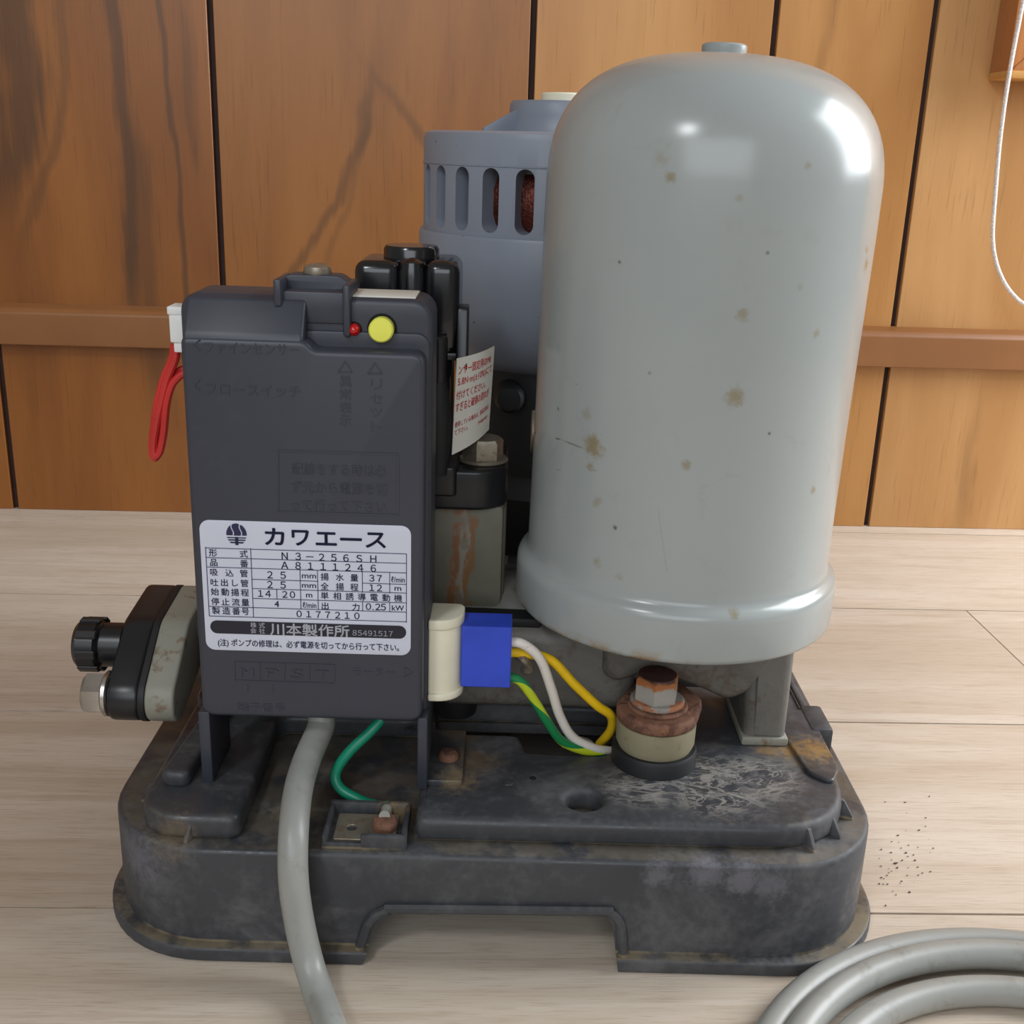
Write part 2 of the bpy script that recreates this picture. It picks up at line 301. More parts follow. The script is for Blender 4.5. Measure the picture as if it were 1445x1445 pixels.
# ------------------------------------------------------------------ mesh helpers
def finish(me, ang=35):
    for p in me.polygons: p.use_smooth = True
    me.set_sharp_from_angle(angle=radians(ang)); return me
def add(name, me, mat, parent=None, ang=35):
    finish(me, ang); me.materials.clear(); me.materials.append(M[mat] if isinstance(mat, str) else mat); me.name = name
    o = bpy.data.objects.new(name, me); COL.objects.link(o)
    if parent: o.parent = parent
    return o
def tag(o, label=None, cat=None, group=None, kind=None):
    for k, v in (('label', label), ('category', cat), ('group', group), ('kind', kind)):
        if v: o[k] = v
    return o
def from_bm(bm):
    bmesh.ops.recalc_face_normals(bm, faces=bm.faces)
    me = bpy.data.meshes.new('m'); bm.to_mesh(me); bm.free(); return me
def box(x0, x1, y0, y1, z0, z1, bev=.001, seg=2):
    bm = bmesh.new(); bmesh.ops.create_cube(bm, size=1)
    for v in bm.verts: v.co = Vector(((x0 + x1) / 2 + v.co.x * (x1 - x0), (y0 + y1) / 2 + v.co.y * (y1 - y0), (z0 + z1) / 2 + v.co.z * (z1 - z0)))
    if bev: bmesh.ops.bevel(bm, geom=list(bm.edges), offset=bev, segments=seg, profile=.5, affect='EDGES')
    return from_bm(bm)
def join(meshes):
    bm = bmesh.new()
    for me in meshes: bm.from_mesh(me); bpy.data.meshes.remove(me)
    me = bpy.data.meshes.new('m'); bm.to_mesh(me); bm.free(); return me
AX = {'z': Matrix.Identity(3), 'x': Matrix(((0, 0, 1), (1, 0, 0), (0, 1, 0))), 'y': Matrix(((1, 0, 0), (0, 0, -1), (0, 1, 0)))}
def lathe(profile, c=(0, 0, 0), axis='z', n=48):
    """profile of (radius, height) turned round an axis through c; closed at the ends"""
    bm = bmesh.new(); R = AX[axis]; c = Vector(c); rings = []
    for r, h in profile:
        if r < 1e-6: rings.append([bm.verts.new(c + R @ Vector((0, 0, h)))])
        else: rings.append([bm.verts.new(c + R @ Vector((r * cos(2 * pi * i / n), r * sin(2 * pi * i / n), h))) for i in range(n)])
    for a, b in zip(rings, rings[1:]):
        for i in range(n):
            j = (i + 1) % n
            if len(a) == 1 and len(b) == 1: continue
            if len(a) == 1: bm.faces.new((a[0], b[i], b[j]))
            elif len(b) == 1: bm.faces.new((a[i], a[j], b[0]))
            else: bm.faces.new((a[i], a[j], b[j], b[i]))
    for ring in (rings[0], rings[-1]):
        if len(ring) > 2: bm.faces.new(ring)
    return from_bm(bm)
def disc(r, h0, h1, c, axis='z', bev=.0008, n=40):
    s = 1 if h1 > h0 else -1
    return lathe([(0, h0), (r - bev, h0), (r, h0 + s * bev), (r, h1 - s * bev), (r - bev, h1), (0, h1)], c, axis, n)
def hexhead(af, h0, h1, c, axis='z', rot=0.0, flange=0.0, dome=.0):
    """hexagon bolt head with a chamfered crown"""
    R = AX[axis]; c = Vector(c); bm = bmesh.new(); r = af / 2 / cos(pi / 6); s = 1 if h1 > h0 else -1; h = abs(h1 - h0)
    def ring(rad, z): return [bm.verts.new(c + R @ Vector((rad * cos(rot + pi / 3 * i), rad * sin(rot + pi / 3 * i), z))) for i in range(6)]
    def circ(rad, z, m=24): return [bm.verts.new(c + R @ Vector((rad * cos(rot + 2 * pi / m * i), rad * sin(rot + 2 * pi / m * i), z))) for i in range(m)]
    a = ring(r, h0); b = ring(r, h1 - s * h * .16)
    for i in range(6): bm.faces.new((a[i], a[(i + 1) % 6], b[(i + 1) % 6], b[i]))
    bm.faces.new(a); k = circ(r * .84, h1)
    for i in range(6):
        seq = [k[(i * 4 + q) % 24] for q in range(5)]
        bm.faces.new([b[i]] + seq[:] + [b[(i + 1) % 6]])
    top = bm.verts.new(c + R @ Vector((0, 0, h1 + s * dome)))
    for i in range(24): bm.faces.new((k[i], k[(i + 1) % 24], top))
    me = from_bm(bm)
    if flange: me = join([me, disc(flange, h0 - s * .0012, h0 + s * .0008, c, axis, .0004)])
    return me
def evalmesh(o):
    dg = bpy.context.evaluated_depsgraph_get(); dg.update()
    return bpy.data.meshes.new_from_object(o.evaluated_get(dg))
def plate(outline, t0, t1, plane='xy', holes=(), bev=.001, res=2):
    """flat outline with holes given thickness t0..t1; plane names the two axes of the outline"""
    cu = bpy.data.curves.new('c', 'CURVE'); cu.dimensions = '2D'; cu.fill_mode = 'BOTH'
    for pts in (outline,) + tuple(holes):
        s = cu.splines.new('POLY'); s.points.add(len(pts) - 1); s.use_cyclic_u = True
        for q, p in zip(s.points, pts): q.co = (p[0], p[1], 0, 1)
    t = abs(t1 - t0); bev = min(bev, t * .49)
    cu.extrude = t / 2 - bev; cu.bevel_depth = bev; cu.bevel_resolution = res; cu.offset = -bev
    o = bpy.data.objects.new('c', cu); COL.objects.link(o); me = evalmesh(o)
    bpy.data.objects.remove(o); bpy.data.curves.remove(cu)
    mid = (t0 + t1) / 2
    for v in me.vertices:
        a, b, c = v.co
        v.co = (a, b, mid + c) if plane == 'xy' else (a, mid + c, b) if plane == 'xz' else (mid + c, a, b)
    bm = bmesh.new(); bm.from_mesh(me); bpy.data.meshes.remove(me); bmesh.ops.remove_doubles(bm, verts=bm.verts, dist=1e-6)
    return from_bm(bm)
def rr(x0, x1, y0, y1, r, n=8):
    if not isinstance(r, (list, tuple)): r = [r] * 4
    P = []
    for (cx, cy, a0, q) in ((x1 - r[0], y0 + r[0], -90, r[0]), (x1 - r[1], y1 - r[1], 0, r[1]), (x0 + r[2], y1 - r[2], 90, r[2]), (x0 + r[3], y0 + r[3], 180, r[3])):
        for i in range(n + 1):
            a = radians(a0 + 90 * i / n); P.append((cx + q * cos(a), cy + q * sin(a)))
    return P
def roundpoly(pts, r, n=6):
    """polygon with every corner rounded"""
    out = []; N = len(pts)
    if not isinstance(r, (list, tuple)): r = [r] * N
    for i in range(N):
        a, b, c = Vector(pts[i - 1]), Vector(pts[i]), Vector(pts[(i + 1) % N]); d1 = (a - b); d2 = (c - b)
        k = min(r[i], d1.length * .45, d2.length * .45)
        if k < 1e-6: out.append(tuple(b)); continue
        p, q = b + d1.normalized() * k, b + d2.normalized() * k
        for j in range(n + 1):
            t = j / n; out.append(tuple((1 - t) ** 2 * p + 2 * t * (1 - t) * b + t * t * q))
    return out
def circle(cx, cy, r, n=24): return [(cx + r * cos(2 * pi * i / n), cy + r * sin(2 * pi * i / n)) for i in range(n)]
def tube(pts, r, n=14, sub=10, uvturn=False):
    """round tube through the points (Catmull-Rom), capped"""
    P = [Vector(p) for p in pts]; P = [P[0] * 2 - P[1]] + P + [P[-1] * 2 - P[-2]]; path = []
    for i in range(1, len(P) - 2):
        for j in range(sub):
            t = j / sub; a, b, c, d = P[i - 1:i + 3]
            path.append(.5 * ((2 * b) + (c - a) * t + (2 * a - 5 * b + 4 * c - d) * t * t + (3 * b - a - 3 * c + d) * t ** 3))
    path.append(P[-2]); bm = bmesh.new(); uv = bm.loops.layers.uv.new('UVMap'); rings = []; up = None
    for i, p in enumerate(path):
        tg = (path[min(i + 1, len(path) - 1)] - path[max(i - 1, 0)]).normalized()
        if up is None: up = tg.orthogonal().normalized()
        up = (up - tg * up.dot(tg)).normalized(); sd = tg.cross(up)
        rings.append([bm.verts.new(p + (up * cos(2 * pi * k / n) + sd * sin(2 * pi * k / n)) * r) for k in range(n)])
    L = len(rings) - 1
    for i in range(L):
        for k in range(n):
            f = bm.faces.new((rings[i][k], rings[i][(k + 1) % n], rings[i + 1][(k + 1) % n], rings[i + 1][k]))
            for lp, (u, v) in zip(f.loops, ((i / L, k / n), (i / L, (k + 1) / n), ((i + 1) / L, (k + 1) / n), ((i + 1) / L, k / n))): lp[uv].uv = (u, v)
    bm.faces.new(rings[0][::-1]); bm.faces.new(rings[-1])
    me = bpy.data.meshes.new('m'); bm.to_mesh(me); bm.free(); return me
def boolean(me, cutter, op='DIFFERENCE'):
    a = bpy.data.objects.new('a', me); b = bpy.data.objects.new('b', cutter); COL.objects.link(a); COL.objects.link(b)
    md = a.modifiers.new('b', 'BOOLEAN'); md.operation = op; md.object = b; md.solver = 'EXACT'; md.use_self = True
    out = evalmesh(a)
    for o in (a, b): bpy.data.objects.remove(o)
    bpy.data.meshes.remove(me); bpy.data.meshes.remove(cutter); return out
def hull2(circles, n=28):
    """convex outline round several circles (cx, cy, r)"""
    pts = [p for c in circles for p in circle(*c, n=n)]; pts = sorted(set((round(x, 6), round(y, 6)) for x, y in pts))
    def half(P):
        h = []
        for p in P:
            while len(h) > 1 and (h[-1][0] - h[-2][0]) * (p[1] - h[-2][1]) - (h[-1][1] - h[-2][1]) * (p[0] - h[-2][0]) <= 0: h.pop()
            h.append(p)
        return h
    a, b = half(pts), half(pts[::-1]); return a[:-1] + b[:-1]

class Print:
    """flat print or raised lettering gathered into one mesh"""
    def __init__(s): s.v = []; s.f = []
    def quad(s, a, b, c, d): i = len(s.v); s.v += [a, b, c, d]; s.f.append((i, i + 1, i + 2, i + 3))
    def poly(s, pts): i = len(s.v); s.v += pts; s.f.append(tuple(range(i, i + len(pts))))
    def mesh(s):
        me = bpy.data.meshes.new('p'); me.from_pydata([tuple(v) for v in s.v], [], s.f); return me
_glyph = {}
def glyphs(body, offset=0.0, extrude=0.0):
    key = (body, offset, extrude)
    if key not in _glyph:
        cu = bpy.data.curves.new('t', 'FONT'); cu.body = body; cu.resolution_u = 4; cu.offset = offset; cu.extrude = extrude
        o = bpy.data.objects.new('t', cu); COL.objects.link(o); me = evalmesh(o); bpy.data.objects.remove(o)
        _glyph[key] = ([v.co.copy() for v in me.vertices], [tuple(p.vertices) for p in me.polygons]); bpy.data.meshes.remove(me)
    return _glyph[key]
def put_text(pr, body, centre, em, fn, width=None, bold=0.0, extrude=0.0):
    """fn maps (u right, v up, depth out) about the centre to a place"""
    V, Fc = glyphs(body, 0.0, extrude)
    x0, x1 = min(v.x for v in V), max(v.x for v in V); y0, y1 = min(v.y for v in V), max(v.y for v in V)
    sx = em if width is None else width / (x1 - x0)
    for du, dv in (((0, 0),) if not bold else ((-bold, 0), (bold, 0), (0, bold), (0, -bold))):
        i = len(pr.v)
        for v in V: pr.v.append(fn(centre[0] + (v.x - (x0 + x1) / 2) * sx + du * em, centre[1] + (v.y - (y0 + y1) / 2) * em + dv * em, v.z * em))
        for f in Fc: pr.f.append(tuple(i + k for k in f))

# ------------------------------------------------------------------ the room
S0, PW, YW = .9743, .18139, .993
fl = add('floor', box(-1.5, 1.7, -.75, 1.03, -.012, -.0022, 0), 'seam'); tag(fl, 'pale wood plank floor', kind='structure')
rows = [(YW + .012, S0, (-1.5, 1.7))] + [(S0 - k * PW, S0 - (k + 1) * PW, j) for k, j in enumerate([(-1.5, -.62, .86, 1.7), (-1.5, -.8, .384, 1.7), (-1.5, -.55, .75, 1.7), (-1.5, -.9, .55, 1.7), (-1.5, -.45, .62, 1.7), (-1.5, -.7, .7, 1.7), (-1.5, -.3, .9, 1.7), (-1.5, -.6, .6, 1.7), (-1.5, -.2, 1, 1.7)])]
for yb, ya, js in rows:
    for xa, xb in zip(js, js[1:]):
        add('plank', box(xa + .0005, xb - .0005, ya + .0007, yb - .0007, -.0035, 0, 0), 'floor', fl)
wl = add('wall_back', box(-1.5, 1.7, YW + .005, YW + .03, 0, 1.3, 0), 'groove'); tag(wl, 'wood-panelled back wall with dark upright grooves', kind='structure')
G = [-1.5, -1.05, -.76, -.58, -.4143, -.2171, .0434, .2413, .3725, .62, .81, 1.07, 1.3, 1.7]
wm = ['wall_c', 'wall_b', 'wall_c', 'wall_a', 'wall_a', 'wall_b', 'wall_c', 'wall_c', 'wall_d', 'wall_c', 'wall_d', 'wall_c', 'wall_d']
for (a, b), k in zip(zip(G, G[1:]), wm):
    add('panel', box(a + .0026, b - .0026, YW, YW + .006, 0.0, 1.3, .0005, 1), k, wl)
tr = add('trim_1', plate(roundpoly([(YW - .015, .1535), (YW + .002, .1535), (YW + .002, .188), (YW - .011, .185), (YW - .015, .181)], .0015), -1.5, 1.7, 'yz', bev=.0004), 'rail'); tag(tr, 'brown painted rail across the panelled wall', kind='structure')

# wooden frame on the wall and the white cord that hangs before it
fr = bpy.data.objects.new('wooden_frame', None); COL.objects.link(fr); fr.location = (.424, YW, .397)
tag(fr, 'red-brown wooden frame fixed to the panelled wall behind the hanging white cord', 'frame')
FW, FH, FB, FD = .34, .42, .05, .034
for pts in ([(0, 0), (FW, 0), (FW - FB, FB), (FB, FB)], [(FW, 0), (FW, FH), (FW - FB, FH - FB), (FW - FB, FB)], [(FW, FH), (0, FH), (FB, FH - FB), (FW - FB, FH - FB)], [(0, FH), (0, 0), (FB, FB), (FB, FH - FB)]):
    add('frame_rail', plate(pts, -FD, 0.0, 'xz', bev=.0012), 'frame', fr)
add('bottom_bead', box(-.001, FW, -FD - .004, -.002, -.0035, .0025, .0012), 'frame_light', fr)
add('back_board', box(FB - .004, FW - FB + .004, -.012, 0, FB - .004, FH - FB + .004, .0005), 'wall_d', fr)
cpts = [(.4238, .4509), (.4219, .3989), (.4225, .3505), (.4257, .3063), (.429, .2722), (.4347, .252), (.4443, .2347), (.4562, .222), (.4678, .2151), (.487, .212), (.507, .222), (.522, .25), (.53, .32), (.532, .45), (.53, .6), (.52, .76), (.50, .835), (.478, .85), (.452, .83), (.436, .76), (.43, .6), (.4255, .49), (.4238, .4509)]
rope = add('hanging_cord', tube([(x, .950 if z < .8 else .952, z) for x, z in cpts], .0017, 10, 8), 'ropewhite')
tag(rope, 'thin white braided cord hanging in a loop before the wooden frame', 'cord')
hook = add('wall_hook', join([disc(.008, 0, -.003, (.478, YW, .845), 'y'), lathe([(.003, 0), (.003, .045), (.0045, .0465), (.0045, .05), (0, .051)], (.478, YW, .8455), 'y', 16)]), 'steel')
tag(hook, 'small steel wall hook holding the white braided cord', 'hook')

# ------------------------------------------------------------------ the pump
pump = bpy.data.objects.new('water_pump', None); COL.objects.link(pump); pump.location = PO; pump.rotation_euler = (0, 0, PHI)
tag(pump, 'used grey household water pump with tank, motor and control box on black base', 'water pump')
def part(name, me, mat, parent=None, label=None, ang=35):
    o = add(name, me, mat, parent or pump, ang)
    if label: o['label'] = label
    return o

# ---- base: hollow skirt with a lip, an arch in front, and the deck on top
BD = .338
skirt = join([plate(rr(-.1705, .1640, .0045, BD, .048, 12), .004, .0515, 'xy', bev=.0022)])
lip = plate(rr(-.1755, .1700, 0.0, BD + .005, .051, 12), 0.0, .0065, 'xy', bev=.0012)
body = boolean(skirt, lip, 'UNION')
body = boolean(body, plate(rr(-.1655, .1590, .0095, BD - .005, .043, 10), -.01, .0465, 'xy', bev=.0005))
arch = roundpoly([(-.0600, -.01), (.0525, -.01), (.0470, .0262), (-.0490, .0248)], [0, 0, .008, .014])
body = boolean(body, plate(arch, -.02, .06, 'xz', bev=.0002))
slot = roundpoly([(-.034, .0885), (.0075, .0885), (.011, .0725), (.048, .0712), (.055, .088), (.055, .118), (-.034, .118)], [.002, .004, .003, .006, .006, .004, .004])
body = boolean(body, plate(slot, .03, .07, 'xy', bev=.0002))
body = boolean(body, disc(.0074, .03, .07, (.0351, .0338, 0)))
base = part('base', body, 'base')
# raised edge round the arch
apts = [Vector((p[0], .0035, p[1])) for p in roundpoly([(-.0598, .0), (-.0530, .0265), (.0500, .0285), (.0540, .0)], [0, .014, .009, 0])]
part('arch_lip', tube(apts, .0022, 8, 2), 'base', base)
dk = [(-.153, .012), (-.1085, .0115), (-.1095, .100), (-.036, .100), (-.036, .0145), (.152, .0155), (.152, .318), (-.153, .318)]
deck_out = roundpoly(dk, [.04, .006, .008, .008, .005, .044, .04, .04], 8)
deck = part('deck', plate(deck_out, .051, .0625, 'xy', holes=[slot[::-1], circle(.0351, .0338, .0080)[::-1]], bev=.0034, res=4), 'base', base)
# shallow tray by the right edge, cover knobs and corner gussets
part('edge_tray', plate(roundpoly([(.1345, .100), (.1385, .058), (.1475, .050), (.1535, .062), (.1535, .24), (.1345, .24)], .004), .0622, .0645, 'xy', holes=[roundpoly([(.1375, .118), (.1505, .118), (.1505, .23), (.1375, .23)], .003)[::-1]], bev=.0009), 'base', base)
part('edge_block', box(.1495, .1605, .096, .122, .050, .0655, .002), 'base', base)
part('pad_ridge', plate(roundpoly([(-.1475, .034), (-.1355, .033), (-.1325, .098), (-.1425, .098)], .004), .0615, .0695, 'xy', bev=.0025), 'base', base)
part('pad_step', plate(roundpoly([(-.150, .100), (-.112, .100), (-.112, .2), (-.150, .2)], .006), .0615, .072, 'xy', bev=.003), 'base', base)
for cx, cy, a in tuple((.108 + .0452 * cos(radians(a)), .0595 + .0452 * sin(radians(a)), a) for a in (-62, -42, -22)) + tuple((-.113 + .0412 * cos(radians(a)), .052 + .0412 * sin(radians(a)), a) for a in (-112, -138, -164)):
    g = plate([(-.005, .051), (.0058, .051), (.0054, .0530), (.0012, .0600), (-.005, .0622)], -.0009, .0009, 'xz', bev=.0003)
    g.transform(Matrix.Translation((cx, cy, 0)) @ Matrix.Rotation(radians(a), 4, 'Z')); part('rib', g, 'base', base)
for x, y in ((.0025, .0444), (-.045, .0905)): part('knockout', disc(.0026, .0615, .0629, (x, y, 0), n=20), 'base', base)
part('pin_hole', disc(.0016, .062, .0627, (.0135, .0491, 0), n=14, bev=.0002), 'void', base)

# ---- tank
prof = [(0, .1275), (.0705, .1275), (.0722, .1279), (.0732, .1290), (.0736, .1305), (.0737, .1455), (.0735, .1478), (.0726, .1498), (.0710, .1512), (.0699, .1522), (.0692, .1540), (.0689, .1580), (.0690, .22), (.0697, .300)]
for i in range(1, 25):
    t = i / 24 * pi / 2; prof.append((.0697 * cos(t) ** (2 / 2.65) if i < 24 else 0.0, .3125 + .0575 * sin(t) ** (2 / 2.65) - .0018 * sin(t)))
TLT = Matrix.Translation((.0772, TY, .128)) @ Matrix.Rotation(.0165, 4, 'Y') @ Matrix.Translation((0, 0, -.128))   # the tank leans a little
tm = lathe(prof, n=96); tm.transform(TLT)
tank = part('pressure_tank', tm, 'tank', label='smooth grey domed pressure tank with rust spots', ang=50)
tm = lathe([(.0086, .364), (.0092, .3695), (.0092, .3713), (.0084, .3720), (.0045, .3720), (.0042, .3710), (0, .3710)], n=32); tm.transform(TLT)
part('air_valve_cap', tm, 'tank', tank)

# ---- motor
MX, MY = .0235, .245
mot = part('motor', lathe([(.03, .212), (.05, .214), (.062, .222), (.0715, .235), (.0765, .250), (.0775, .264), (.0775, .2845), (.0768, .2862), (.06, .2862)], (MX, MY, 0), n=72), 'motor', label='blue-grey motor with slotted top housing')
shell = lathe([(.0690, .284), (.0753, .284), (.0753, .3325), (.0742, .3352), (.0715, .3362), (.03, .3372), (.03, .332), (.0690, .3305)], (MX, MY, 0), n=96)
bm = bmesh.new(); bm.from_mesh(shell)
cut = []; NS, SPH = 26, -106.3
for k in range(NS):
    a = radians(k * 360 / NS + SPH)
    c = plate(rr(-.0047, .0047, .2885, .3192, .0046, 6), -.012, .012, 'xz', bev=.0001)
    c.transform(Matrix.Translation((MX + .0715 * cos(a), MY + .0715 * sin(a), 0)) @ Matrix.Rotation(a + pi / 2, 4, 'Z')); cut.append(c)
bm.free()
shell = boolean(shell, join(cut))
part('vented_housing', shell, 'motor', mot)
part('housing_band', lathe([(.0745, .3192), (.0757, .3198), (.0757, .3204), (.0745, .321), (.0745, .3192)], (MX, MY, 0), n=72), 'motor', mot)
part('stator', disc(.044, .284, .332, (MX, MY, 0)), 'void', mot)
part('winding', lathe([(.050, .286), (.060, .288), (.0648, .297), (.0648, .309), (.060, .3165), (.050, .318), (.046, .3), (.050, .286)], (MX, MY, 0), n=48), 'copper', mot)
part('bearing_hub', lathe([(.034, .334), (.0312, .3375), (.0302, .345), (.0298, .3508), (.0285, .3525), (0, .3525)], (MX, MY, 0), n=56), 'motor', mot)
part('hub_cap', disc(.0135, .352, .357, (MX, MY, 0)), 'cream', mot)
for a in (168, 288, 48):
    g = plate([(.026, .335), (.049, .335), (.049, .338), (.0285, .3485), (.026, .3485)], -.0013, .0013, 'xz', bev=.0004)
    g.transform(Matrix.Translation((MX, MY, 0)) @ Matrix.Rotation(radians(a + 40), 4, 'Z')); part('hub_web', g, 'motor', mot)
part('motor_bracket', lathe([(.05, .105), (.062, .108), (.066, .118), (.066, .150), (.056, .160), (.052, .216), (0, .216)], (MX, MY, 0), n=48), 'blackrub', mot)  # coloured black to put in the shade below the motor
part('bracket_bolt', hexhead(.016, .0, .009, U(742, 615, 'y', .168) + Vector((.004, .01, 0)), 'x', .3, .011), 'dullsteel', mot)
part('cable_boss', lathe([(.008, .0), (.008, .012), (.006, .015), (0, .0155)], (-.002, .200, .204), 'y', 24), 'blackrub', mot)

# ---- pump casing: barrel under the tank, its neck to the left, seat, front wall and right foot
cas = [lathe([(.030, .108), (.044, .1165), (.052, .1205), (.056, .128), (0, .128)], (TX, TY, 0), n=56),
       lathe([(0, -.150), (.017, -.150), (.018, -.135), (.026, -.10), (.028, .03), (.028, .125), (.022, .133), (0, .134)], (0, .125, .103), 'x', 40),
       plate(roundpoly([(.045, .127), (.128, .127), (.130, .112), (.116, .090), (.105, .084), (.088, .092), (.066, .098), (.052, .092), (.045, .096)], .006), .084, .13, 'xz', bev=.005),
       plate(roundpoly([(.114, .0628), (.1345, .0628), (.1345, .118), (.130, .128), (.112, .128)], .003), .0845, .135, 'xz', bev=.005),
       box(-.034, .062, .0885, .15, .0745, .117, .008, 3), box(.050, .118, .092, .14, .088, .124, .008, 3),
       lathe([(.050, .0625), (.052, .066), (.046, .075), (.048, .112), (0, .112)], (.0235, .245, 0), n=40), box(-.012, .06, .14, .24, .078, .118, .008, 3)]
casing = part('pump_casing', join(cas), 'cast', label='stained grey cast iron pump casing')
part('foot_sole', box(.113, .1352, .0835, .13, .0625, .0668, .001), 'castlight', casing)
part('drain_boss', lathe([(.010, -.012), (.012, .0), (.0125, .01), (.0115, .013)], (U(642, 1015, 'y', .10).x, .104, .078), 'z', 20), 'blackrub', casing)

# ---- front mount: rubber pad, yellowed cushion, rusted lug, washers, bolt
mx, my = .0695, .0690
mount = part('mount_lug', plate(hull2([(mx, my, .0186), (mx + .010, my + .008, .0115), (mx + .004, my + .024, .010)]), .0835, .0895, 'xy', bev=.0016), 'rust', label='rusted casing lug')
part('rubber_pad', lathe([(0, .060), (.0195, .060), (.0195, .0690), (.0186, .0705), (0, .0705)], (mx, my, 0)), 'blackrub', mount)
part('cushion', lathe([(0, .070), (.0165, .070), (.0180, .0735), (.0182, .0835), (0, .0845)], (mx, my, 0)), 'cushion', mount)
part('washer', disc(.0138, .0893, .0915, (mx, my, 0)), 'rust', mount)
part('spring_washer', disc(.0124, .0914, .0942, (mx - .0003, my, 0), bev=.001), 'rustbolt', mount)
part('bolt', hexhead(.0178, .094, .1058, (mx - .001, my, 0), 'z', .30, dome=.001), 'rusttop', mount, ang=25)

# ---- suction flange on the left
fc = (.103, .096); f1 = (.0765, .0835); f2 = (.131, .1045)
hull = hull2([(fc[0], fc[1], .0165), (f1[0], f1[1], .0115), (f2[0], f2[1], .0110)])
suc = part('suction_flange', plate(hull, -.1805, -.1655, 'yz', bev=.0022), 'black', label='black oval suction flange')
part('gasket', plate(hull2([(fc[0], fc[1], .0168), (f1[0], f1[1], .0118), (f2[0], f2[1], .0113)]), -.166, -.1628, 'yz', bev=.0004), 'blackrub', suc)
part('casing_flange', plate(hull, -.1632, -.1495, 'yz', bev=.0015), 'castlight', suc)
part('flange_bolt', hexhead(.0172, -.1832, -.1925, (0, f1[0] - .001, f1[1] + .001), 'x', .52), 'steel', suc)
part('bolt_washer', disc(.0105, -.1802, -.1834, (0, f1[0] - .001, f1[1] + .001), 'x'), 'steel', suc)
pl = [disc(.0105, -.1795, -.1905, (0, fc[0] - .006, fc[1] + .003), 'x', .0006), disc(.0122, -.190, -.2025, (0, fc[0] - .006, fc[1] + .003), 'x', .0022)]
plug = part('drain_plug', join(pl), 'black', suc)
for k in range(8):
    a = 2 * pi * k / 8
    g = box(-.2005, -.1903, -.0022, .0022, .0112, .0133, .0007, 1); g.transform(Matrix.Translation((0, fc[0] - .006, fc[1] + .003)) @ Matrix.Rotation(a, 4, 'X')); part('grip_rib', g, 'black', suc)

# ---- outlet column, its black cap and bolt
out = part('outlet_column', join([box(-.062, -.0028, .1045, .155, .1185, .1715, .003), box(-.0105, -.0018, .108, .15, .1185, .170, .0025)]), 'outlet', label='grey outlet casting with rust runs')
part('outlet_cap', plate(roundpoly([(-.075, .0985), (-.012, .0985), (-.0018, .107), (-.0018, .150), (-.075, .150)], [.004, .010, .012, .008, .004]), .1705, .1895, 'xy', bev=.0018), 'black', out)
part('cap_step', plate(roundpoly([(-.075, .0965), (-.026, .0965), (-.024, .1), (-.024, .14), (-.075, .14)], .003), .1775, .1915, 'xy', bev=.0012), 'black', out)
bc = (-.0135, .1175, 0)
part('bolt_washer', disc(.0118, .1893, .1912, bc), 'dullsteel', out)
part('cap_bolt', hexhead(.0165, .191, .2005, bc, 'z', .22), 'dullsteel', out)
part('added_dark_sheet', box(.0, .048, .118, .21, .1165, .1195, .001), 'blackrub', out)  # black sheet added to darken the casing top behind the column
part('casing_gasket', box(-.075, .016, .0925, .165, .1150, .1205, .0015), 'blackrub', out)

# ---- pressure switch under a smoky black cover
sw = part('pressure_switch', join([box(-.070, -.0285, .1055, .140, .190, .258, .004, 3)]), 'black', label='black pressure switch tower')
cov = [box(-.0712, -.0515, .1035, .142, .240, .2808, .005, 4), box(-.0522, -.0395, .110, .142, .240, .2815, .005, 4), lathe([(.0062, .24), (.0062, .276), (.0052, .2802), (.003, .2818), (0, .2822)], (-.0462, .1085, 0), n=28), box(-.0405, -.0253, .1025, .142, .240, .2815, .005, 4)]
c_ = part('switch_cover', join(cov), 'smoke', sw)
part('cover_disc', lathe([(.0125, .2795), (.0125, .2845), (.0115, .2860), (0, .2862)], (-.048, .126, 0), n=40), 'smoke', sw)
part('cover_rim', box(-.0722, -.0245, .1035, .143, .2385, .2420, .001), 'black', sw)
part('cover_latch', plate(roundpoly([(.100, .236), (.106, .262), (.118, .262), (.118, .232), (.104, .228)], .002), -.0262, -.0212, 'yz', bev=.0008), 'black', sw)
part('cable_sleeve', lathe([(.0045, .188), (.0058, .200), (.0062, .214), (.0045, .226), (.0035, .230), (0, .230)], (-.0335, .098, 0), n=20), 'blackrub', sw)
part('cable_stem', disc(.0038, .189, .25, (-.0335, .0985, 0), n=18), 'black', sw)
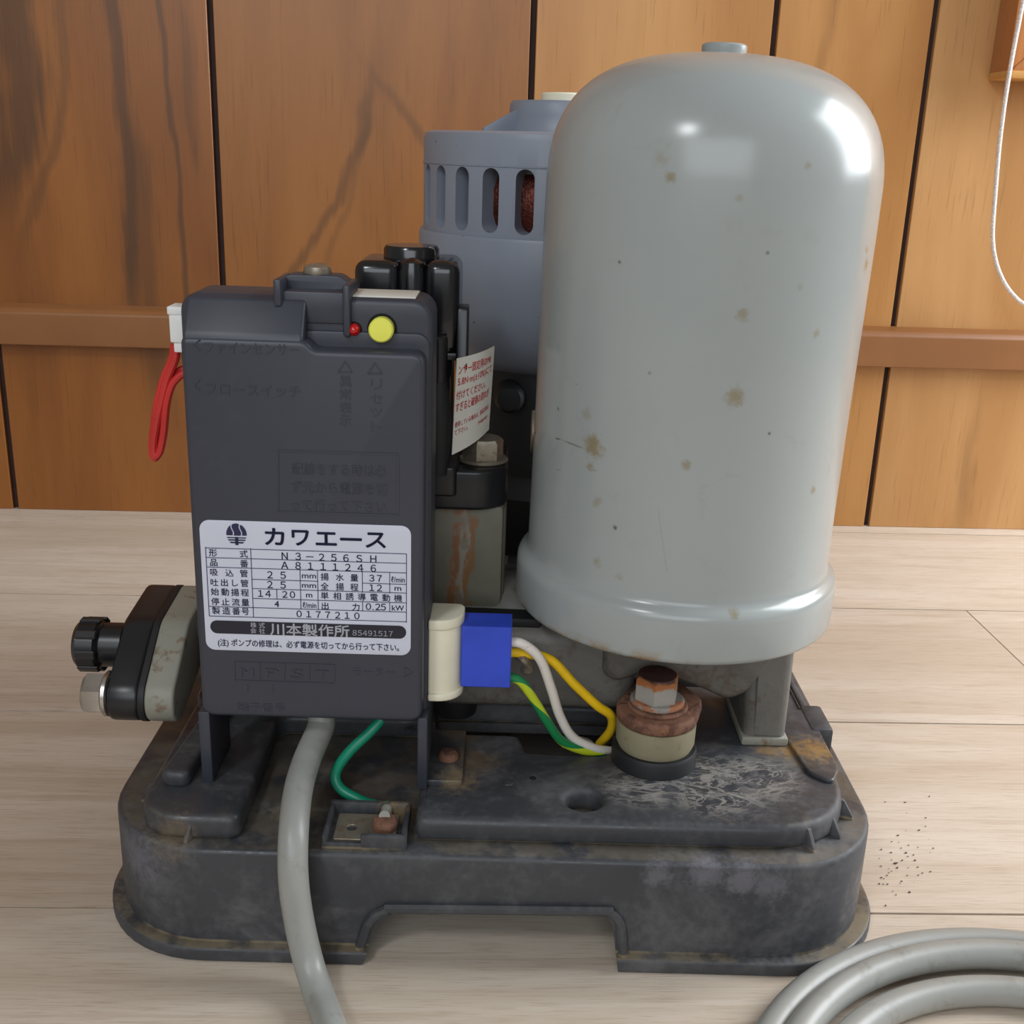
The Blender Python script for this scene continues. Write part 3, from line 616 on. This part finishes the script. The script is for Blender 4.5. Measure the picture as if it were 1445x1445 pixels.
# warning sticker hanging from the tower
LP = [U(645, 506, 'y', .0975), U(698, 488, 'y', .118), U(690, 606, 'y', .118), U(638, 642, 'y', .0975)]     # TL TR BR BL
def lab(u, v, d=0.0):
    a = LP[0].lerp(LP[1], u); b = LP[3].lerp(LP[2], u); p = a.lerp(b, v); n = Vector((.62, -.78, 0))
    return p + n * (.0022 * sin(pi * u) + d)
bm = bmesh.new(); nu, nv = 10, 4
for d in (0, -.00035):
    g = [[bm.verts.new(lab(i / nu, j / nv, d)) for j in range(nv + 1)] for i in range(nu + 1)]
    for i in range(nu):
        for j in range(nv): bm.faces.new((g[i][j], g[i][j + 1], g[i + 1][j + 1], g[i + 1][j]))
lb = part('warning_label', from_bm(bm), 'paper', sw, 'white paper label with red Japanese print')
pr = Print()
for txt, v, wdt, em, uc in (('ンサー固定用のM8', .125, .84, .105, .46), ('5.8N·m(±10%)にて', .255, .9, .10, .49), ('付けてください。', .385, .72, .10, .38), ('すぎると破損の恐れが', .51, .86, .105, .45), ('使用している場合は、部品交換に', .69, .9, .062, .47), ('て下さい。', .775, .3, .06, .17), ('7H85401', .80, .3, .05, .73)):
    put_text(pr, txt, (uc, v), em, lambda a, b, d, v0=v: lab(a, 2 * v0 - b, .00025), wdt, bold=.012)
part('label_print', pr.mesh(), 'inkred', sw)

# ---- control box
FY = .035                                                            # plane of the cover's front
zL, zR = U(340, 478, 'y', FY).z, U(520, 497, 'y', FY).z
cb = part('control_box', plate(rr(-.1308, -.0328, .0905, .2722, [.006, .0075, .0075, .006]), .0465, .075, 'xz', bev=.0025), 'box', label='dark grey plastic control box')
xs = U(430, 480, 'y', FY).x
main = roundpoly([(-.1280, .0962), (-.0350, .0962), (-.0350, zR), (xs + .0035, zR), (xs, zL), (-.1280, zL)], [.006, .006, .005, .006, .003, .003])
cov = part('front_cover', plate(main, FY, .049, 'xz', bev=.0022, res=3), 'box', cb)
zt = U(340, 417, 'y', .0465).z
bm = bmesh.new(); A = []
xa, xb = -.1275, xs - .0008
for x in (xa, xb): A.append([bm.verts.new(p) for p in ((x, .0352, zL - .004), (x, .0490, zL - .004), (x, .0490, zt), (x, .0452, zt - .0006), (x, .0362, zL + .001))])
bm.faces.new(A[0]); bm.faces.new(A[1][::-1])
for i in range(5): bm.faces.new((A[0][i], A[0][(i + 1) % 5], A[1][(i + 1) % 5], A[1][i]))
bmesh.ops.recalc_face_normals(bm, faces=bm.faces); bmesh.ops.bevel(bm, geom=list(bm.edges), offset=.0016, segments=3, profile=.5, affect='EDGES')
part('cover_slope', from_bm(bm), 'box', cb)
part('cover_rim', plate(rr(-.1298, -.0338, .0915, zR + .006, [.006, .005, .005, .006]), .0452, .0475, 'xz', bev=.0008), 'box', cb)
# feet
part('foot', box(-.1305, -.1256, .0375, .070, .0622, .097, .0008), 'box', cb)
part('foot', box(-.0372, -.0328, .0375, .075, .0622, .097, .0008), 'box', cb)
part('foot_pad', plate(roundpoly([(-.0345, .0405), (-.0178, .0405), (-.0178, .086), (-.0345, .086)], .0015), .0622, .0652, 'xy', bev=.0006), 'base', cb)
part('foot_screw', lathe([(.0046, .065), (.0046, .0668), (.0036, .0684), (0, .0690)], (-.0248, .0600, 0), n=20), 'rust', cb)
# tab with a screw on top
part('top_tab', join([plate(roundpoly([(-.0935, .262), (-.0655, .262), (-.0655, .2765), (-.0700, .2795), (-.0890, .2795), (-.0935, .2780)], .0012), .055, .066, 'xz', bev=.0008),
                      box(-.0935, -.0905, .0425, .066, .2685, .2788, .0009), box(-.0672, -.0642, .0425, .066, .2575, .2775, .0012), box(-.0935, -.0645, .0455, .066, .262, .2742, .0009)]), 'box', cb)
part('tab_screw', lathe([(.0052, .279), (.0056, .2802), (.0050, .2822), (.003, .2832), (0, .2835)], (-.0795, .0605, 0), n=24), 'dullsteel', cb)
part('top_sticker', box(U(491, 405, 'y', .058).x, U(589, 408, 'y', .058).x, .050, .072, .2720, .2727, .0002), 'paper', cb)
# lamp and button
p = U(537.5, 466, 'y', .042); q = U(499, 466, 'y', .044)
part('button_ring', lathe([(.0058, -.0462), (.0058, -.0472), (.0050, -.0474), (0, -.0474)], (p.x, 0, p.z), 'y', 32), 'void', cb)
part('push_button', lathe([(.0048, -.047), (.0048, -.0418), (.0042, -.0410), (0, -.0408)][::-1], (p.x, 0, p.z), 'y', 32), 'yellow', cb, 'round yellow push button')
part('lamp_ring', lathe([(.0030, -.0462), (.0030, -.0470), (0, -.0470)], (q.x, 0, q.z), 'y', 24), 'void', cb)
part('indicator_lamp', lathe([(.0024, -.047), (.0024, -.0450), (.0020, -.0436), (.0011, -.0428), (0, -.0425)], (q.x, 0, q.z), 'y', 24), 'led', cb, 'small red indicator lamp')

# raised lettering moulded into the cover
em = Print()
def flat(y): return lambda u, v, d: Vector((u, y - d, v))
def emb(txt, x0, x1, yc, epx, rot=False):
    a, b = U(x0, yc, 'y', FY), U(x1, yc, 'y', FY); ez = epx * (b.x - a.x) / (x1 - x0)
    put_text(em, txt, ((a.x + b.x) / 2, a.z), ez, flat(FY + .0001), b.x - a.x, extrude=.075)
def bar3(ax, ay, bx, by, w=.0005):
    a, b = U(ax, ay, 'y', FY), U(bx, by, 'y', FY); d = (b - a).normalized(); n = Vector((-d.z, 0, d.x)) * w / 2; f = Vector((0, -.0003, 0)); k = Vector((0, .0004, 0))
    V = [a + n, b + n, b - n, a - n]; i = len(em.v); em.v += [v + k for v in V] + [v + f for v in V]
    em.f += [(i + 4, i + 5, i + 6, i + 7)] + [(i + j, i + (j + 1) % 4, i + 4 + (j + 1) % 4, i + 4 + j) for j in range(4)]
def frame3(x0, y0, x1, y1, sl=.035, w=.0005):
    dy = (x1 - x0) * sl; bar3(x0, y0, x1, y0 + dy, w); bar3(x0, y1, x1, y1 + dy, w); bar3(x0, y0, x0, y1, w); bar3(x1, y0 + dy, x1, y1 + dy, w)
emb('ファインセンサー', 288, 422, 490, 19); emb('フロースイッチ', 290, 424, 549, 19)
for x, y in ((273, 487), (273, 544)): bar3(x, y, x + 9, y - 8); bar3(x, y, x + 9, y + 8)
for i, ch in enumerate('異常表示'): emb(ch, 479, 496, 538 + 18.5 * i, 18)
for i, ch in enumerate('リセット'): emb(ch, 523, 539, 542 + 20 * i, 18)
for cx, cy in ((487, 519), (529, 521)): bar3(cx, cy - 9, cx - 10, cy + 6); bar3(cx, cy - 9, cx + 10, cy + 6); bar3(cx - 10, cy + 6, cx + 10, cy + 6)
frame3(392, 636, 562, 722, .03, .0008)
emb('配線をする時は必', 412, 545, 661, 19); emb('ず元から電源を切', 410, 546, 687, 19); emb('って行って下さい', 410, 545, 712, 19)
frame3(331, 934, 472, 960, .03)
for k in (1, 2, 3): bar3(331 + 35.2 * k, 934 + k, 331 + 35.2 * k, 960 + k)
for k, ch in enumerate('MPST'): emb(ch, 339 + 35.2 * k, 358 + 35.2 * k, 948.5 + k, 20)
bar3(349, 966, 349, 976); bar3(385, 966, 385, 976)
emb('端子番号', 335, 402, 997, 15); emb('モーター', 497, 558, 947, 16); bar3(572, 942, 582, 950); bar3(582, 950, 570, 956); bar3(572, 942, 570, 956)
part('raised_lettering', em.mesh(), 'box', cb, ang=20)['kind'] = 'stuff'

# nameplate
def C(x, y, yy=FY): return U(280 + x / 4.661, 720 + y / 4.661, 'y', yy)
k1, k2 = C(12, 58), C(1395, 955)
part('nameplate', plate(rr(C(30, 480).x - .0001, C(1398, 500).x, C(700, 933).z, C(700, 82).z, .0040), FY - .0004, FY + .0003, 'xz', bev=.0001), 'nplate', cb, 'white maker nameplate with navy print')
navy, dark, white = Print(), Print(), Print()
PY = FY - .0006
SCL = (C(1200, 480).x - C(200, 480).x) / 1000.0                      # metres per crop pixel
def T(pr, txt, xc, yc, epx, wpx=None, off=.012, yy=PY):
    a = C(xc, yc, yy); put_text(pr, txt, (a.x, a.z), epx * SCL, flat(yy), None if wpx is None else wpx * SCL, off)
def LN(ax, ay, bx, by, w=4.5):
    a, b = C(ax, ay, PY), C(bx, by, PY)
    if abs(bx - ax) > abs(by - ay): a.z = b.z = (a.z + b.z) / 2
    else: a.x = b.x = (a.x + b.x) / 2
    d = (b - a).normalized() * .5 * w * SCL; n = Vector((-d.z, 0, d.x)); navy.quad(a + n - d, b + n + d, b - n + d, a - n - d)
for ch, x, y, w in (('カ', 500, 174, 122), ('ワ', 670, 182, 106), ('エ', 840, 188, 132), ('ー', 1003, 192, 136), ('ス', 1166, 198, 128)): T(navy, ch, x, y, 138, w, .028)
LN(45, 243, 1368, 292); LN(72, 692, 1368, 738); LN(45, 243, 72, 692); LN(1368, 292, 1368, 738); LN(343, 253, 362, 703)
LN(52, 307, 1368, 354); LN(58, 370, 1368, 416); LN(352, 453, 785, 469); LN(1080, 479, 1368, 489); LN(355, 512, 1368, 549); LN(357, 578, 1368, 612); LN(70, 630, 1368, 673)
LN(670, 392, 672, 650); LN(785, 396, 786, 655); LN(1078, 406, 1078, 540); LN(1080, 604, 1080, 664); LN(1258, 412, 1258, 545); LN(1258, 608, 1258, 668); LN(515, 519, 516, 583)
FULL = {c: chr(ord(c) + 0xFEE0) for c in '0123456789NSHA-'}            # upright wide figures
def cells(s, xs, y, e=56, sl=.035, off=.010, pr=None, yy=None):
    for ch, x in zip(s, xs): T(pr or navy, FULL.get(ch, ch), x, y + (x - xs[0]) * sl + (19 if ch == '.' else 0), e, None, off, yy or PY)
cells('形式', (95, 298), 280); cells('品番', (100, 300), 344); cells('吸込管', (102, 203, 298), 409); cells('吐出し管', (105, 170, 240, 302), 474); cells('始動揚程', (108, 175, 240, 305), 536); cells('停止流量', (110, 178, 245, 308), 600); cells('製造番号', (115, 183, 248, 308), 660)
cells('N3-256SH', (567, 655, 732, 810, 890, 970, 1057, 1150), 301, 66); cells('A8111246', (567, 655, 737, 820, 900, 983, 1065, 1150), 362, 66)
cells('25', (470, 556), 425, 66); cells('25', (470, 556), 489, 66); cells('14', (408, 458), 548, 62); cells('20', (568, 618), 554, 62); T(navy, '4', 515, 617, 62); cells('0177210', (662, 725, 788, 850, 915, 978, 1042), 682, 62)
for t, x, y, w in (('mm', 727, 436, 92), ('mm', 727, 499, 92), ('m', 728, 562, 40), ('ℓ/min', 730, 624, 90), ('ℓ/min', 1312, 456, 90), ('m', 1312, 518, 44), ('kW', 1312, 644, 80)): T(navy, t, x, y, 54, w, .008)
cells('37', (1140, 1190), 447, 62); cells('12', (1140, 1190), 510, 62); cells('0.25', (1118, 1148, 1180, 1216), 634, 62); cells('揚水量', (830, 930, 1025), 438); cells('全揚程', (830, 930, 1025), 500); cells('単相誘導電動機', (830, 912, 995, 1075, 1155, 1235, 1313), 562); cells('出力', (833, 1035), 630)
T(navy, '(注) ポンプの修理は、必ず電源を切ってから行って下さい。', 724, 890, 56, 1210, .012)
a, b = C(78, 762, PY), C(1366, 808, PY); zc = (a.z + b.z) / 2; h = 47 * SCL
dark.poly([Vector((x, PY, z)) for x, z in rr(a.x, b.x, zc - h, zc + h, h * .97)])
WY = PY - .0002
for s, y in (('株式', 755), ('会社', 792)):
    for i, ch in enumerate(s): T(white, ch, 362 + 56 * i, y + 2 * i, 42, None, .010, WY)
T(white, '川本製作所', 732, 789, 92, 525, .016, WY); cells('85491517', [1027 + 34 * i for i in range(8)], 806, 52, .03, .004, white, WY)
# round emblem: three flame shapes over a rising trunk and waves
ec = C(250, 160, PY); R1, R2 = 66 * SCL, 76 * SCL
def E_(u, v): return Vector((ec.x + u * R1, PY, ec.z + v * R2))
def wob(t): return .11 * sin(t * 5.2)
def strip(fl, fr, v0, v1, n=14):
    for i in range(n):
        a, b = v0 + (v1 - v0) * i / n, v0 + (v1 - v0) * (i + 1) / n
        navy.quad(E_(fl(a), a), E_(fr(a), a), E_(fr(b), b), E_(fl(b), b))
ell = lambda v: math.sqrt(max(0, 1 - v * v))
strip(lambda v: -ell(v), lambda v: max(-ell(v), -.46 + wob(v + .2)), -.08, .86); strip(lambda v: max(-ell(v), -.34 + wob(v + .2)), lambda v: min(ell(v), .34 + wob(v + .2)), -.10, .995)
strip(lambda v: min(ell(v), .46 + wob(v + .2)), lambda v: ell(v), -.08, .86)
strip(lambda v: -.16, lambda v: .16, -.96, -.22, 4)
for v0, v1 in ((-.34, -.24), (-.56, -.44), (-.80, -.66)): strip(lambda v: -ell(v) * .97, lambda v: ell(v) * .97, v0, v1, 3)
part('nameplate_print', navy.mesh(), 'ink', cb); part('maker_band', dark.mesh(), 'inkdark', cb); part('maker_name', white.mesh(), 'inkwhite', cb)

# white connector with red wires on the left side
part('sensor_connector', join([box(-.1362, -.1300, .0500, .0600, .2520, .2655, .0007), box(-.1352, -.1302, .0510, .0590, .2480, .2525, .0006), box(-.1366, -.130, .0495, .0605, .2630, .2662, .0005)]), 'whiteconn', cb)
W = lambda pts, y: [U(a, b, 'y', y) for a, b in pts]
part('sensor_wire', tube(W([(249, 486), (247, 508), (236, 535), (226, 575), (219, 610), (217, 632), (220, 643), (226, 636), (231, 610), (235, 570), (242, 545), (252, 532), (264, 524)], .056), .0016, 10), 'redwire', cb)
part('sensor_wire', tube(W([(246, 486), (243, 506), (231, 535), (221, 575), (216, 612), (215, 634), (218, 646), (224, 638), (228, 606), (233, 566), (241, 538), (252, 524), (262, 520)], .0595), .0016, 10), 'redwire', cb)

# cream and blue motor connector, with its three wires
cc = part('motor_connector', join([plate(rr(-.0335, -.0190, .047, .066, [.010, .004, .001, .001]), .1015, .1375, 'xy', bev=.0012)]), 'cream', cb)
for z0, z1 in ((.1338, .1385), (.1005, .1040)): part('connector_lip', plate(rr(-.0335, -.0186, .0458, .066, [.0108, .004, .001, .001]), z0, z1, 'xy', bev=.0009), 'cream', cb)
part('connector_block', box(-.0195, .0020, .0500, .0655, .1060, .1345, .0004, 1), 'blue', cb, 'blue connector block')
def wire(name, pts, r, mat, ys): part(name, tube([U(a, b, 'y', y) for (a, b), y in zip(pts, ys)], r, 14), mat, cb)
wire('motor_wire', [(714, 905), (738, 909), (762, 930), (778, 972), (790, 1010), (808, 1040), (838, 1056), (862, 1060)], .0022, 'whitewire', [.056, .056, .058, .062, .066, .070, .075, .082])
wire('motor_wire', [(714, 920), (742, 922), (778, 932), (810, 965), (842, 995), (862, 1010), (862, 1030), (846, 1050)], .0022, 'yellowwire', [.060, .062, .066, .070, .074, .078, .084, .092])
wire('motor_wire', [(714, 954), (735, 962), (755, 990), (772, 1018), (792, 1045), (820, 1058), (850, 1062)], .0021, 'greenyellow', [.055, .056, .059, .062, .066, .071, .078])
part('wire_tuft', tube([U(730, 925, 'y', .064), U(738, 930, 'y', .060), U(745, 938, 'y', .062), U(748, 946, 'y', .064), U(738, 945, 'y', .062)], .0019, 8, 4), 'dullsteel', cb)
part('base_cable', tube([Vector((.03, .10, .052)), Vector((.04, .092, .056)), Vector((.046, .085, .05)), Vector((.05, .08, .04))], .003, 10), 'cord', cb)

# ---- earth terminal in the recess
tr_ = part('earth_tray', join([box(-.0735, -.0400, .0080, .0345, .0508, .0530, .0005), box(-.0740, -.0722, .0080, .0350, .0508, .0575, .0006), box(-.0740, -.0400, .0325, .0350, .0508, .0580, .0006), box(-.0415, -.0392, .0080, .0350, .0508, .0575, .0006), box(-.0580, -.0395, .0075, .0100, .0508, .0585, .0008), box(-.0740, -.0570, .0078, .0095, .0508, .0545, .0005)]), 'base', label='earth terminal tray')
part('earth_plate', plate(rr(-.0700, -.0440, .0115, .0305, .001), .0528, .0540, 'xy', holes=[circle(-.0632, .0200, .0022)[::-1]], bev=.0003), 'dullsteel', tr_)
part('earth_screw', lathe([(.0052, .054), (.0054, .0566), (.0046, .0580), (0, .0584)], (-.0492, .0205, 0), n=24), 'rust', tr_)
part('wire_lug', tube([Vector((-.0496, .022, .0585)), U(544, 1153, 'y', .028), U(546, 1140, 'y', .033)], .0024, 12, 4), 'castlight', tr_)
part('earth_wire', tube([U(538, 1015, 'y', .056), U(522, 1033, 'y', .053), U(492, 1062, 'y', .050), U(474, 1090, 'y', .048), U(480, 1112, 'y', .045), U(508, 1129, 'y', .041), U(532, 1137, 'y', .037), U(548, 1138, 'y', .0335)], .0024, 14), 'greenwire', tr_)

# ------------------------------------------------------------------ grey power cord: out of the control box, over the base, coiled on the floor
def wp(v): return PO + EX * v[0] + EY * v[1] + EZ * v[2]
cr = .0061
def floorp(x, y, z=cr):
    d = ray(x, y); return CAM + d * ((z - CAM.z) / d.z)
path = [wp(U(454, 1010, 'y', .055)), wp(U(452, 1028, 'y', .052)), wp(U(432, 1075, 'y', .036)), wp(U(420, 1120, 'y', .018)), wp(U(414, 1180, 'y', .000)), wp(U(414, 1240, 'y', -.0075)), wp(U(422, 1300, 'y', -.0095)), wp(U(436, 1360, 'y', -.014)), wp(U(452, 1410, 'y', -.026)), wp(U(468, 1455, 'y', -.045))]
end = path[-1]
path += [Vector((end.x + .010, end.y - .03, .0075)), Vector((-.01, .245, cr)), Vector((.05, .200, cr)), Vector((.105, .181, cr))]
def ring(c, r, a0, a1, n, up=0.0): return [Vector((c[0] + r * cos(radians(a0 + (a1 - a0) * i / n)), c[1] + r * sin(radians(a0 + (a1 - a0) * i / n)), cr + up)) for i in range(n + 1)]
path += ring((.222, .2796), .1236, 240, 555, 18) + ring((.221, .2790), .1125, 610, 915, 18, .0035) + ring((.216, .2780), .0957, 965, 1240, 16)
cordo = add('power_cord', tube(path, cr, 16, 8), 'cord'); tag(cordo, 'grey rubber power cord running down from the control box and coiled on the floor', 'power cord')

# crumbs on the floor beside the base
bm = bmesh.new(); rnd = random.Random(3)
for i in range(70):
    px, py = rnd.gauss(1262, 26), rnd.gauss(1215, 38)
    if px < 1236 + max(0, 1270 - py) * .05 or py > 1300: continue
    p = floorp(px, py, .0004); s = rnd.uniform(.0002, .0006)
    bmesh.ops.create_icosphere(bm, subdivisions=1, radius=s, matrix=Matrix.Translation(p) @ Matrix.Diagonal((rnd.uniform(.7, 1.8), rnd.uniform(.6, 1.2), .5, 1)))
crumbs = add('dirt_crumbs', from_bm(bm), 'crumb'); tag(crumbs, 'scattered dark dirt crumbs on the floor beside the black base', 'dirt', kind='stuff')
